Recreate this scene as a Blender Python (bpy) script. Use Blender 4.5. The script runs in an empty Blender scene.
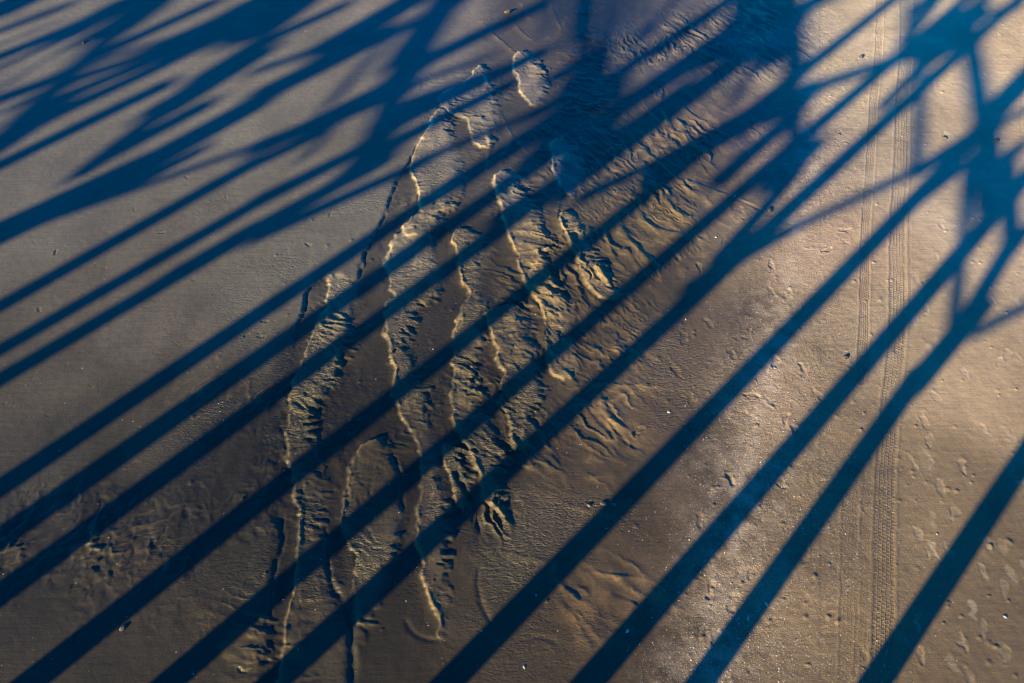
import bpy, math
import numpy as np
from mathutils import Vector
R = math.radians
rng = np.random.default_rng(7)
sc = bpy.context.scene
COL = sc.collection

# ------------------------------------------------------------------ camera
H = 11.0
PITCH = 53.2
FPX = 800.0
W, HH = 1024, 683
cam = bpy.data.cameras.new('camera')
cam.sensor_width = 36.0
cam.lens = FPX * 36.0 / W
cam.clip_start = 0.05
cam.clip_end = 2000
co = bpy.data.objects.new('camera', cam)
COL.objects.link(co)
co.location = (0, 0, H)
co.rotation_euler = (R(90 - PITCH), 0, 0)
sc.camera = co
cp, sp = math.cos(R(PITCH)), math.sin(R(PITCH))

def gnd(px, py):
    """survey point of the beach: where the sight line of a photo point meets the sand (z = 0), metres"""
    px = np.asarray(px, float); py = np.asarray(py, float)
    u = (px - W / 2) / FPX; v = (HH / 2 - py) / FPX
    fy = cp + v * sp; fz = -sp + v * cp
    t = H / -fz
    return u * t, fy * t

def G(pts):
    a = np.array(pts, float)
    x, y = gnd(a[:, 0], a[:, 1])
    return np.stack([x, y], 1)

# ------------------------------------------------------------------ sun
VPX, VPY = 1813.0, -730.0
u = (VPX - W / 2) / FPX; v = (HH / 2 - VPY) / FPX
AZ = math.atan2(u, cp + v * sp)            # shadows run this far to the right of +Y
ELEV = R(17.0)
SX, SY = math.sin(AZ), math.cos(AZ)
TE = math.tan(ELEV)
toSun = Vector((-SX * math.cos(ELEV), -SY * math.cos(ELEV), math.sin(ELEV)))
sun = bpy.data.lights.new('sun', 'SUN')
sun.energy = 5.0
sun.angle = R(0.62)
sun.color = (1.0, 0.85, 0.42)
so = bpy.data.objects.new('sun', sun)
COL.objects.link(so)
so.location = toSun * 60
so.rotation_euler = toSun.to_track_quat('Z', 'Y').to_euler()

world = bpy.data.worlds.new('World')
sc.world = world
world.use_nodes = True
nt = world.node_tree
nt.nodes.clear()
sky = nt.nodes.new('ShaderNodeTexSky')
sky.sky_type = 'NISHITA'
sky.sun_disc = False
sky.sun_elevation = ELEV
sky.sun_rotation = math.atan2(toSun.x, toSun.y)
sky.air_density = 1.0
sky.dust_density = 0.3
sky.ozone_density = 6.0
mixs = nt.nodes.new('ShaderNodeMix'); mixs.data_type = 'RGBA'; mixs.blend_type = 'MULTIPLY'
mixs.inputs['Factor'].default_value = 1.0
mixs.inputs['B'].default_value = (0.0, 0.385, 0.58, 1)      # evening white balance of the clear sky
bg = nt.nodes.new('ShaderNodeBackground')
bg.inputs['Strength'].default_value = 0.15
wo = nt.nodes.new('ShaderNodeOutputWorld')
nt.links.new(sky.outputs[0], mixs.inputs['A'])
nt.links.new(mixs.outputs['Result'], bg.inputs[0])
nt.links.new(bg.outputs[0], wo.inputs[0])

sc.view_settings.view_transform = 'Standard'
sc.view_settings.look = 'None'
sc.view_settings.gamma = 1.0
sc.view_settings.exposure = 1.6
sc.cycles.filter_width = 1.0

# ------------------------------------------------------------------ noise helpers
def vnoise(x, y, seed=0):
    r = np.random.default_rng(1000 + seed)
    tab = r.random((256, 256)).astype(np.float32) * 2 - 1
    xi = np.floor(x); yi = np.floor(y)
    fx = (x - xi).astype(np.float32); fy = (y - yi).astype(np.float32)
    xi = xi.astype(np.int64) & 255; yi = yi.astype(np.int64) & 255
    fx = fx * fx * (3 - 2 * fx); fy = fy * fy * (3 - 2 * fy)
    x1 = (xi + 1) & 255; y1 = (yi + 1) & 255
    a = tab[xi, yi]; b = tab[x1, yi]; c = tab[xi, y1]; d = tab[x1, y1]
    return (a * (1 - fx) + b * fx) * (1 - fy) + (c * (1 - fx) + d * fx) * fy

def fbm(x, y, oct=4, seed=0, gain=0.5):
    s = 0; a = 1; t = 0
    for o in range(oct):
        s = s + a * vnoise(x * 2 ** o + 17.3 * o, y * 2 ** o - 9.1 * o, seed + o)
        t += a; a *= gain
    return s / t

def sstep(a, b, x):
    t = np.clip((x - a) / (b - a), 0, 1)
    return t * t * (3 - 2 * t)

# ------------------------------------------------------------------ sand sheet
def axis(lo, hi, steps_fn, far):
    c = [lo]
    while c[-1] < hi:
        c.append(c[-1] + steps_fn(c[-1]))
    a = list(c); s = 0.05; p = a[-1]
    while p < far:
        p += s; s *= 1.35; a.append(p)
    b = []; s = 0.05; p = lo
    while p > -far:
        p -= s; s *= 1.35; b.append(p)
    return np.array(b[::-1] + a)

xs = axis(-13.4, 13.4, lambda c: 0.0165, 500)
ys = axis(2.3, 19.6, lambda c: 0.0135 + (c - 2.3) * 0.00065, 500)
NX, NY = len(xs), len(ys)
X, Y = np.meshgrid(xs, ys, indexing='ij')
Xf = X.ravel(); Yf = Y.ravel()
inside = (np.abs(Xf) < 13.8) & (Yf > 2.0) & (Yf < 20)

# photo position of each ground point, used only to look up where things lie in the survey
def proj(x, y):
    dz = -H
    zc = y * cp + (-dz) * sp
    yc = y * sp + dz * cp
    return W / 2 + FPX * x / zc, HH / 2 - FPX * yc / zc

Z = np.zeros_like(Xf)

def poly_sdf(x, y, P):
    """signed distance, + inside"""
    d2 = np.full(x.shape, 1e9); ins = np.zeros(x.shape, bool)
    n = len(P)
    for i in range(n):
        ax, ay = P[i]; bx, by = P[(i + 1) % n]
        ex, ey = bx - ax, by - ay
        wx, wy = x - ax, y - ay
        t = np.clip((wx * ex + wy * ey) / (ex * ex + ey * ey + 1e-12), 0, 1)
        d2 = np.minimum(d2, (wx - ex * t) ** 2 + (wy - ey * t) ** 2)
        c = ((ay > y) != (by > y))
        xx = ax + (y - ay) * ex / (ey if abs(ey) > 1e-12 else 1e-12)
        ins ^= c & (x < xx)
    d = np.sqrt(d2)
    return np.where(ins, d, -d)

def line_dist(x, y, P):
    """distance to an open polyline, side (+ right of travel), arclength parameter 0..1"""
    best = np.full(x.shape, 1e9); side = np.zeros(x.shape); par = np.zeros(x.shape)
    L = np.r_[0, np.cumsum(np.hypot(*np.diff(P, axis=0).T))]
    for i in range(len(P) - 1):
        ax, ay = P[i]; bx, by = P[i + 1]
        ex, ey = bx - ax, by - ay; l2 = ex * ex + ey * ey
        wx, wy = x - ax, y - ay
        t = np.clip((wx * ex + wy * ey) / l2, 0, 1)
        d = np.hypot(wx - ex * t, wy - ey * t)
        m = d < best
        best = np.where(m, d, best)
        side = np.where(m, np.sign(wx * ey - wy * ex), side)
        par = np.where(m, L[i] + t * math.sqrt(l2), par)
    return best, side, par, L[-1]

idx = np.nonzero(inside)[0]
x = Xf[idx]; y = Yf[idx]
px, py = proj(x, y)

# --- broad undulation
z = 0.02 * fbm(x * 0.25, y * 0.25, 3, 1)

# --- drainage runnels between raised sand bars, middle of the beach
def chaikin(P, closed, n=2):
    for _ in range(n):
        Q = []
        m = len(P)
        for i in range(m if closed else m - 1):
            a_, b_ = P[i], P[(i + 1) % m]
            Q += [a_ * .75 + b_ * .25, a_ * .25 + b_ * .75]
        if not closed: Q = [P[0]] + Q + [P[-1]]
        P = np.array(Q)
    return P
BARS = [
 [(392,294),(385,306),(398,314),(412,308),(426,298)],[(412,212),(399,232),(414,238),(432,234),(446,214)],[(391,352),(394,372),(395,396),(408,398),(418,388),(410,366),(404,346)],
 [(291,405),(286,430),(289,474),(304,478),(318,470),(314,440),(316,405)],[(518,276),(527,290),(545,294),(556,284),(546,264)],[(543,348),(552,366),(560,378),(576,376),(574,350),(566,334)],
 [(467,294),(456,324),(450,358),(466,364),(482,356),(480,322),(482,290)],[(502,390),(499,406),(514,416),(532,410),(546,388)],
 # (outline in survey points, top height)
 [(331,272),(328,291),(323,311),(311,334),(301,362),(289,389),(291,412),(303,414),(322,402),(336,385),(345,350),(352,318),(357,290),(352,276)],
 [(408,164),(417,184),(416,203),(420,214),(438,221),(447,214),(456,204),(461,185),(459,165),(454,140),(448,112),(440,105),(425,130)],
 [(400,230),(391,243),(387,256),(387,268),(393,278),(391,292),(398,301),(411,303),(431,298),(440,288),(440,271),(433,253),(428,232),(415,224)],
 [(386,304),(384,327),(389,356),(394,357),(408,341),(413,321),(408,306)],
 [(451,236),(456,256),(460,276),(466,286),(470,298),(475,293),(481,281),(486,261),(485,243),(473,228),(458,227)],
 [(491,177),(498,193),(501,216),(507,232),(514,249),(521,273),(527,280),(538,272),(548,259),(546,240),(538,218),(524,196),(518,180),(505,168)],
 [(528,286),(535,304),(545,317),(543,334),(548,352),(556,350),(565,333),(567,317),(562,300),(552,288),(540,282)],
 [(480,309),(488,325),(492,340),(497,358),(506,375),(502,394),(520,400),(540,396),(545,384),(536,358),(526,338),(528,318),(512,306)],
 [(449,355),(451,386),(453,420),(466,447),(474,462),(482,478),(487,501),(500,514),(506,506),(500,480),(507,452),(492,432),(479,402),(481,374),(468,360)],
 [(396,392),(401,420),(413,440),(421,460),(420,494),(415,552),(424,587),(439,617),(442,640),(452,620),(446,580),(450,540),(448,500),(442,470),(427,432),(428,392),(415,384)],
 [(366,440),(350,456),(346,470),(343,501),(340,515),(347,535),(354,563),(350,600),(363,634),(372,610),(386,575),(398,540),(402,515),(400,477),(392,450),(384,436)],
 [(290,470),(294,484),(301,529),(297,570),(287,614),(282,655),(276,700),(352,700),(350,650),(342,604),(328,570),(325,518),(318,480),(305,462)],
 [(549,140),(552,165),(562,190),(575,196),(584,175),(578,150),(562,136)],
 [(556,214),(566,236),(578,262),(592,286),(606,300),(622,300),(612,280),(596,256),(584,232),(572,212)],
 [(510,62),(518,85),(528,104),(536,106),(548,92),(546,70),(536,56),(520,50)],
 [(437,96),(440,106),(452,114),(468,117),(470,128),(475,146),(488,148),(497,125),(494,96),(486,70),(478,62),(468,80)],
 [(443,440),(448,470),(455,500),(468,520),(470,480),(462,452)],
 [(500,404),(508,430),(520,452),(534,440),(530,414),(518,400)],
]
# the plain flat to the left of the runnels: its edge is the dark bank
FLAT = [(-900,-300),(-900,800),(240,800),(256,690),(262,640),(268,610),(272,570),(280,535),(270,505),(262,470),(266,430),(272,395),(280,360),(296,327),(306,306),(306,289),(322,277),(345,276),(357,281),(363,256),(383,221),(396,181),(404,168),(420,140),(442,104),(470,80),(478,60),(490,40),(500,-300)]
RFLAT = [(640,-400),(700,60),(742,120),(730,190),(700,240),(700,330),(640,350),(600,380),(560,400),(575,440),(560,470),(505,520),(480,560),(470,600),(480,640),(500,720),(400,720),(395,655),(430,648),(452,622),(450,560),(480,530),(505,505),(540,470),(560,430),(545,400),(570,350),(640,330),(690,300),(1500,900),(2500,-400)]
RFLAT = [(690,-400),(735,20),(760,90),(745,160),(720,230),(700,300),(650,345),(610,372),(590,395),(570,420),(548,462),(516,500),(500,530),(488,560),(474,590),(470,630),(480,800),(3000,900),(3000,-400)]

# domain warp so that banks wander
wx = x + 0.08 * fbm(x * 2.1, y * 2.1, 3, 11) + 0.035 * vnoise(x * 7, y * 7, 15) + 0.022 * vnoise(x * 17, y * 17, 16)
wy = y + 0.08 * fbm(x * 2.1, y * 2.1, 3, 21) + 0.02 * vnoise(x * 15, y * 15, 17)
zone = (px > -150) & (px < 820)
zi = np.nonzero(zone)[0]
zx, zy = wx[zi], wy[zi]
ripn = fbm(zx * 3.0, zy * 9.0, 2, 31)
bar_h = np.zeros(len(zi)); bar_m = np.zeros(len(zi)); crest_pale = np.zeros(len(x))
for k, b in enumerate(BARS):
    P = chaikin(G(b), True, 1)
    near = (zx > P[:, 0].min() - .5) & (zx < P[:, 0].max() + .5) & (zy > P[:, 1].min() - .5) & (zy < P[:, 1].max() + .5)
    ii = np.nonzero(near)[0]
    if len(ii) == 0: continue
    sx_, sy_ = zx[ii], zy[ii]
    # gentle towards the lee side: shift distance with scallops
    d = poly_sdf(sx_, sy_, P)
    # which side? sample the sdf gradient with x
    d2 = poly_sdf(sx_ + 0.03, sy_, P)
    lee = np.clip(-(d2 - d) / 0.03, 0, 1)          # 1 on the right-hand bank
    scal = (0.10 * fbm(sx_ * 3.0 + sy_, sy_ * 6, 3, 40 + k) + 0.10 * vnoise(sx_ * 9 + 3 * sy_, sy_ * 19, 60 + k) * np.clip(0.5 + 2 * vnoise(sx_ * 1.5, sy_ * 2, 65 + k), 0, 1.2)) * lee
    d = d + scal
    soft = 0.055 + 0.24 * lee 
    m = sstep(-soft * 0.5, soft * 0.5, d)
    lip = np.exp(-((d - 0.035) / 0.03) ** 2) * (1 - lee) * 0.005
    hh = m * (0.049 - 0.018 * sstep(0.05, 0.6, d)) * np.clip(0.85 + 0.9 * fbm(sx_ * 1.3, sy_ * 1.3, 2, 47), 0.35, 1.2) + lip
    bar_h[ii] = np.maximum(bar_h[ii], hh)
    bar_m[ii] = np.maximum(bar_m[ii], m)
    pl = np.exp(-((d - 0.02) / 0.05) ** 2) * (1 - lee) ** 1.5 * np.clip(0.75 + 1.6 * fbm(sx_ * 2.2, sy_ * 2.2, 2, 49), 0, 1)
    crest_pale[zi[ii]] = np.maximum(crest_pale[zi[ii]], pl)
dF = poly_sdf(zx, zy, chaikin(G([(max(a_, -900), max(b_, -120)) for a_, b_ in FLAT]), True, 1))
sf = 0.04 + 0.5 * sstep(330, 400, py[zi]) * (1 - 0.8 * sstep(480, 520, py[zi])) + 0.5 * (1 - sstep(60, 130, py[zi]))
mF = sstep(-sf, sf * 0.7, dF)
dR = poly_sdf(zx, zy, G([(a_, max(b_, -300)) for a_, b_ in RFLAT]))
dR = dR + 0.25 * fbm(zx * 1.6, zy * 1.6, 3, 61)
mR = sstep(-0.9, 0.5, dR)
low = np.maximum(np.maximum(bar_h, 0.032 * mF), 0.034 * mR)
z[zi] += low - 0.033
z[(px >= 820)] += -0.002
bar = np.zeros(len(x)); bar[zi] = bar_m
flatl = np.where(px <= -150, 1.0, 0.0); flatl[zi] = mF
flatr = np.where(px >= 820, 1.0, 0.0); flatr[zi] = mR
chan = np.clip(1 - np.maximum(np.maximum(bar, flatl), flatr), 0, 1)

# --- ripple rungs on the bars and their lee side
rung = vnoise(wx * 2.2 + 0.6 * wy, wy * 8.5 - 1.5 * wx, 71)
rung = 1 - np.abs(rung) * 2
rm = bar * np.clip(0.25 + 1.3 * fbm(x * 0.9, y * 0.9, 2, 75), 0, 1)
rm *= np.where((py > 150), 1, 0.6)
rm *= 1 - 0.7 * sstep(440, 520, py) * (px < 300)
z += 0.013 * rm * rung
fine = 1 - np.abs(fbm(wx * 9.0 + 2 * wy, wy * 11.0, 3, 77)) * 3.0
z += 0.0075 * np.clip(bar - 0.3, 0, 1) * fine * np.clip(0.5 + 2.2 * fbm(x * 1.3, y * 1.3, 2, 78), 0, 1.2)
# fine net of wrinkles in the whole run-off area
net = 1 - np.abs(fbm(wx * 5.0, wy * 4.0, 3, 81)) * 2.6
centre = np.exp(-((((px - 440) / 270) ** 2 + ((py - 360) / 280) ** 2)) ** 1.4)
patch = np.clip(fbm(x * 0.8, y * 0.8, 3, 85) * 2.4 - 0.1, 0, 1)
z += 0.0085 * net * patch * centre * (1 - 0.8 * flatl * (py < 400))
# wrinkled strip down to the lower left
dl, _, _, _ = line_dist(x, y, G([(0, 560), (70, 520), (120, 548), (190, 548), (250, 500), (300, 450)]))
z += 0.014 * net * np.exp(-(dl / 1.1) ** 2) * np.clip(0.6 + 1.4 * fbm(x * 1.7, y * 1.7, 2, 87), 0, 1)

# --- feathered ripples that fan down-right (upper middle and right middle)
def fan(cx, cy, rx, ry, ang, freq, along, amp, seed, ph=0):
    """ridges running along the survey direction ang (deg, photo), inside a soft ellipse"""
    global z
    C0 = G([(cx, cy)])[0]; C1 = G([(cx + 20 * math.cos(R(ang)), cy + 20 * math.sin(R(ang)))])[0]
    a = math.atan2(C1[1] - C0[1], C1[0] - C0[0])
    m = np.exp(-(((px - cx) / rx) ** 2 + ((py - cy) / ry) ** 2) ** 1.5)
    ii = np.nonzero(m > 0.02)[0]
    X0, Y0 = wx[ii] - C0[0], wy[ii] - C0[1]
    X0 = X0 + 0.10 * fbm(X0 * 2.5, Y0 * 2.5, 2, seed + 5)
    al = X0 * math.cos(a) + Y0 * math.sin(a)
    ac = -X0 * math.sin(a) + Y0 * math.cos(a)
    n = vnoise(al * along + 31, ac * freq + 7, seed) + 0.35 * vnoise(al * along * 2.5, ac * freq * 2.2, seed + 1)
    r_ = 1 - np.abs(n) * 2.3
    if amp >= 0.012: crest_pale[ii] = np.maximum(crest_pale[ii], 0.62 * m[ii] * np.clip(r_ * 1.3, 0, 1) ** 2)
    z[ii] += 1.45 * amp * m[ii] * np.where(r_ > 0, np.abs(r_) ** 1.25, 0.5 * np.clip(r_, -0.5, 0)) * np.clip(0.6 + 1.9 * fbm(x[ii] * 1.5, y[ii] * 1.5, 2, seed + 3), 0.08, 1.5)

fan(655, 225, 75, 60, 48, 4.6, 1.2, 0.027, 101)
fan(640, 240, 90, 70, 40, 12, 3.5, 0.010, 103)
fan(560, 320, 90, 90, 35, 12, 4, 0.009, 104)
fan(680, 130, 60, 42, 50, 4.6, 1.3, 0.027, 111)
fan(590, 275, 50, 60, 58, 6.0, 1.6, 0.022, 121)
fan(720, 40, 75, 42, 35, 6.0, 1.2, 0.030, 131)
fan(650, 50, 30, 18, 60, 9.0, 3.0, 0.016, 136)
fan(590, 80, 38, 80, 15, 9.0, 3.0, 0.013, 141)
fan(520, 190, 40, 36, 12, 9.0, 3.0, 0.013, 145)
fan(575, 160, 45, 40, 40, 7.0, 2.0, 0.018, 147)
fan(525, 300, 45, 45, 20, 7.0, 2.0, 0.018, 149)
fan(600, 420, 60, 36, 42, 7.0, 1.6, 0.013, 151)
fan(560, 470, 50, 30, 30, 6.0, 1.2, 0.016, 161)
fan(480, 380, 40, 60, 30, 7.0, 2.2, 0.013, 165)
fan(620, 590, 75, 35, 25, 3.5, 1.0, 0.012, 171)
fan(495, 515, 22, 26, 75, 9.0, 1.6, 0.020, 181)
fan(340, 330, 30, 45, 20, 8.0, 2.0, 0.012, 185)
fan(310, 520, 22, 45, 15, 9.0, 2.2, 0.012, 187)
fan(240, 395, 60, 22, -35, 8.0, 3.0, 0.018, 191)
fan(40, 545, 60, 26, -15, 7.0, 3.5, 0.012, 192)
fan(165, 550, 55, 20, -10, 9.0, 4.5, 0.011, 193)
fan(210, 500, 55, 30, -30, 7.0, 3.0, 0.009, 194)
fan(290, 440, 50, 30, -20, 7.0, 3.0, 0.010, 196)
fan(110, 545, 110, 30, -20, 8.0, 4.0, 0.014, 195)
fan(245, 655, 45, 30, 10, 7.0, 1.5, 0.014, 197)
fan(425, 205, 30, 14, -10, 8.0, 4.0, 0.012, 199)

fan(700, 150, 60, 40, 48, 6.0, 1.8, 0.018, 301)
fan(630, 160, 50, 40, 40, 9.0, 2.6, 0.014, 303)
fan(760, 30, 50, 50, 30, 6.0, 1.4, 0.026, 305)
fan(690, 50, 80, 34, 52, 8.0, 2.6, 0.022, 307)
fan(600, 340, 60, 40, 45, 8.0, 2.4, 0.014, 309)
fan(540, 240, 30, 60, 15, 10.0, 3.0, 0.012, 311)
fan(500, 350, 30, 40, 10, 10.0, 3.2, 0.012, 313)
fan(415, 420, 26, 50, 20, 9.0, 2.6, 0.014, 315)
fan(470, 410, 26, 50, 20, 9.0, 2.6, 0.014, 317)
fan(520, 430, 40, 40, 35, 8.0, 2.4, 0.014, 319)
fan(160, 520, 60, 22, -10, 9.0, 4.0, 0.013, 321)
fan(300, 400, 30, 30, 20, 9.0, 3.0, 0.010, 323)
fan(590, 610, 60, 40, 50, 5.0, 1.4, 0.012, 325)
fan(250, 640, 60, 40, 20, 8.0, 2.4, 0.014, 327)
fan(480, 110, 60, 50, 10, 9.0, 3.4, 0.009, 329)
# individual lit crests and scarps (photo polylines): width m, height m
def crest(pts, w=0.05, h=0.02, lee=1.0):
    P = chaikin(G(pts), False, 2)
    ii = np.nonzero((x > P[:, 0].min() - .6) & (x < P[:, 0].max() + .6) & (y > P[:, 1].min() - .6) & (y < P[:, 1].max() + .6))[0]
    if len(ii) == 0: return
    d, s, t, L = line_dist(x[ii] + 0.02 * vnoise(x[ii] * 6, y[ii] * 6, 201), y[ii] + 0.02 * vnoise(x[ii] * 6, y[ii] * 6, 202), P)
    tap = np.clip(np.minimum(t, L - t) / (0.2 * L) + 0.15, 0, 1)
    sd = d * s
    prof = np.where(sd < 0, np.exp(-(sd / w) ** 2), np.exp(-(sd / (w * lee)) ** 2))
    z[ii] += h * prof * tap
    if h > 0: crest_pale[ii] = np.maximum(crest_pale[ii], 0.7 * np.exp(-((sd + 0.3 * w) / w) ** 2) * tap)
CR = [
 ([(390,357),(397,375),(396,392)],.05,.022),([(470,298),(458,330),(449,355)],.05,.02),([(416,203),(410,218),(400,231)],.05,.02),
 ([(442,220),(448,228),(451,238)],.05,.02),([(291,412),(286,440),(290,470)],.05,.012),([(502,394),(500,404),(508,430),(520,452)],.05,.024),
 ([(486,172),(490,150),(486,130)],.05,.016),([(497,165),(505,150),(512,140)],.05,.014),([(549,0),(556,18),(562,34)],.05,.018),([(520,0),(524,8),(530,20)],.05,.014),
 ([(548,140),(552,165),(562,190),(556,214),(566,236),(578,262)],.05,.026),([(488,325),(492,340),(497,358),(506,376)],.05,.022),
 ([(528,286),(535,304),(545,317),(543,334),(548,352),(560,368)],.05,.024),([(449,355),(451,386),(453,420),(466,447),(480,474),(487,501)],.05,.020),
 ([(506,225),(514,249),(521,273),(528,286)],.05,.02),([(451,238),(456,256),(460,276),(470,297)],.05,.02),
 ([(590,386),(600,400),(612,402),(640,388),(668,386)],.05,.018),([(560,500),(590,512),(620,520)],.05,.012),([(420,494),(417,520),(415,552)],.05,.02),
 ([(343,501),(340,515),(347,535),(354,563),(350,600),(364,634)],.05,.02),([(600,30),(612,50),(620,80)],.05,.014),([(640,96),(650,112),(658,130)],.05,.02),
 ([(619,228),(640,250),(657,268)],.06,.035),([(638,208),(652,228),(684,234)],.06,.03),([(669,201),(682,216),(697,219)],.06,.035),
 ([(584,251),(599,271),(619,296)],.05,.03),([(554,216),(563,230),(572,246)],.05,.03),([(674,115),(682,126),(692,137)],.06,.035),
 ([(680,105),(692,114),(704,122)],.05,.03),([(634,140),(648,152),(664,168)],.05,.03),([(575,275),(582,300),(594,312)],.05,.025),
 ([(660,108),(668,122),(674,132)],.05,.03),([(676,178),(700,184),(735,198),(760,206)],.05,.022),([(600,188),(622,192),(645,184)],.06,.025),
 ([(640,212),(646,224),(662,232)],.05,.028),([(622,244),(636,262),(650,280)],.05,.025),([(598,236),(612,250),(618,262)],.05,.025),
 ([(560,368),(570,376),(578,384)],.06,.03),([(590,340),(602,352),(622,350)],.05,.02),([(590,385),(640,386),(664,384)],.05,.018),
 ([(540,440),(552,456),(560,470)],.06,.022),([(582,404),(594,420),(612,440)],.05,.025),([(600,398),(612,420),(630,432)],.05,.02),
 ([(548,560),(556,566),(548,578)],.05,.015),([(504,552),(520,556),(548,562)],.05,.015),([(576,574),(610,574),(650,582)],.05,.016),
 ([(576,620),(584,636),(592,650)],.04,.012),([(560,600),(566,612),(580,620)],.05,.016),([(500,110),(512,138),(528,152)],.05,.02),
 ([(458,118),(470,118),(488,118)],.05,.022),([(472,150),(482,152),(490,148)],.05,.022),([(514,22),(524,34),(536,40)],.05,.02),
 ([(403,162),(411,170),(417,184),(416,203)],.05,.018),([(419,214),(430,218),(440,221)],.05,.022),([(326,276),(331,274),(333,280)],.05,.02),
 ([(480,20),(500,40),(540,70),(548,80)],.05,.02),([(480,65),(490,90),(494,110)],.05,.012),([(352,460),(346,480),(342,508),(344,520)],.05,.016),
 ([(294,484),(301,529),(297,570),(287,614),(283,650)],.05,.016),([(415,552),(424,587),(439,617),(442,638)],.045,.016),
 ([(354,628),(364,634),(366,644)],.05,.02),([(288,392),(289,406),(294,414)],.05,.018),([(356,440),(370,442),(380,440)],.05,.012),
 ([(486,500),(500,512),(508,520)],.05,.018),([(470,450),(478,466),(484,478)],.05,.016),([(545,312),(556,316),(566,316)],.04,.018),
 ([(522,300),(534,302),(540,312)],.04,.012),([(505,256),(520,258),(540,262)],.03,.012),([(510,270),(524,276),(530,282)],.03,.014),
 ([(430,466),(436,490),(432,500)],.05,.016),([(386,330),(392,348),(394,357)],.04,.014),
]
for pts, w_, h_ in CR: crest(pts, w_ * 0.75, h_ * 0.75, 2.2)
# dark little cuts (drainage threads)
CUT = [([(266,628),(270,600),(274,570),(282,545),(283,529),(276,508)],.05,.03),([(325,518),(328,570),(334,590),(345,604)],.05,.03),
 ([(345,604),(352,640),(354,690)],.07,.045),([(392,450),(401,477),(403,515)],.05,.028),([(405,614),(410,628),(420,636),(441,641)],.04,.016),
 ([(451,462),(466,490),(478,520),(478,546)],.07,.04),([(478,560),(478,600),(496,630),(505,640)],.04,.018),([(600,410),(622,436),(640,452)],.05,.02),
 ([(352,276),(358,283),(363,256),(383,221),(396,181),(404,168)],.05,.022),([(296,327),(306,306),(306,289),(322,277)],.05,.02),
 ([(524,640),(540,636),(560,642)],.04,.012),([(566,150),(574,160),(580,150)],.05,.02),([(730,196),(752,206),(766,214)],.05,.02)]
for pts, w_, h_ in CUT: crest(pts, w_ * 0.8, -h_ * 0.75, 1.0)

# --- footprints
scuff = np.zeros(len(x))
def foot(cx, cy, ang, L=0.27, depth=0.02, pale=0.0):
    """ang: heading in the ground plane, degrees from +X"""
    c = G([(cx, cy)])[0]
    ii = np.nonzero((np.abs(x - c[0]) < 0.35) & (np.abs(y - c[1]) < 0.35))[0]
    if len(ii) == 0: return
    a = R(ang); sd = int(rng.integers(900)) + 2000
    wob = 0.16 * L
    dx = x[ii] - c[0] + wob * vnoise(x[ii] * 3.2 / L, y[ii] * 3.2 / L, sd); dy = y[ii] - c[1] + wob * vnoise(x[ii] * 3.2 / L, y[ii] * 3.2 / L, sd + 1)
    al = (dx * math.cos(a) + dy * math.sin(a)) / (L / 2); ac = (-dx * math.sin(a) + dy * math.cos(a)) / (L * 0.2)
    ball = ((al - 0.30) / 0.72) ** 2 + (ac / 1.02) ** 2
    heel = ((al + 0.50) / 0.52) ** 2 + ((ac + .1) / 0.80) ** 2
    q = np.minimum(ball, heel)
    depth = depth * 0.6
    rag = 0.6 + 0.8 * vnoise(x[ii] * 18, y[ii] * 18, 303)
    z[ii] += -depth * (1 - sstep(0.35, 1.3, q)) * (0.7 + 0.3 * rag) + depth * 0.55 * np.exp(-((np.sqrt(q) - 1.3) / 0.25) ** 2) * rag
    scuff[ii] = np.maximum(scuff[ii], pale * (1 - sstep(0.7, 1.5, q)) * np.clip(rag + .3, 0, 1))
FP = [(771,266,80),(787,293,60),(708,323,120),(684,338,90),(732,354,115),(677,372,110),(776,361,70),(753,396,160),(769,400,120),(749,334,80),
 (740,210,100),(733,206,80),(768,212,60),(752,235,95),(753,241,130),(788,300,40),(700,268,100),(690,432,100),(691,398,90),(795,430,110),(786,418,70),
 (913,462,95),(963,467,80),(940,488,95),(954,515,60),(918,535,90),(928,551,70),(982,573,95),(1004,590,80),(983,628,60),(962,641,90),(1005,653,75),
 (920,655,100),(985,542,80),(926,310,60),(937,258,85),(927,280,40),(942,224,80),(898,348,60),(935,396,100),(924,420,80),(929,440,60),(1007,355,50),
 (999,362,50),(945,136,60),(861,59,20),(996,140,100),(826,250,20),(845,230,10),(803,370,95),(818,395,110),(700,520,80),(733,600,60),(640,430,40),
 (730,480,110),(711,590,70),(780,482,120),(803,552,70),(880,432,30),(716,640,50),(676,255,100),(752,125,80),(668,262,60),(865,660,90),(1012,470,80),(905,640,100),(970,680,90)]
for i, (a, b, h_) in enumerate(FP):
    foot(a, b, h_, 0.25 + 0.04 * rng.random(), (0.011 + 0.010 * rng.random()) * (0.6 if a > 900 else 1.0), 0.3 if a > 900 else 0.0)
for i in range(42):       # older, half-blown prints on the trodden dry sand
    a = rng.uniform(905, 1060); b = rng.uniform(-10, 690)
    foot(a, b, rng.uniform(60, 120), rng.uniform(.2,.3), 0.002 + 0.004 * rng.random(), rng.uniform(.2, .8))
for i in range(70):
    a = rng.uniform(690, 870); b = rng.uniform(60, 680)
    foot(a, b, rng.uniform(0, 180), rng.uniform(0.10, 0.26), 0.004 + 0.008 * rng.random())
# bird and crab pocks on the wet flat
for i in range(170):
    a = rng.uniform(-20, 460); b = rng.uniform(0, 430)
    if a > 330 and b > 250: continue
    foot(a, b, rng.uniform(0, 180), rng.uniform(0.05, 0.12), 0.003 + 0.006 * rng.random())
for (a, b) in [(330,214),(308,244),(264,321),(246,335),(262,337),(222,375),(76,638),(76,585),(243,670),(187,178),(303,32),(202,105),(40,310),(125,235),(162,232),(55,252)]:
    foot(a, b, rng.uniform(0, 180), 0.15, 0.016)

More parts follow.
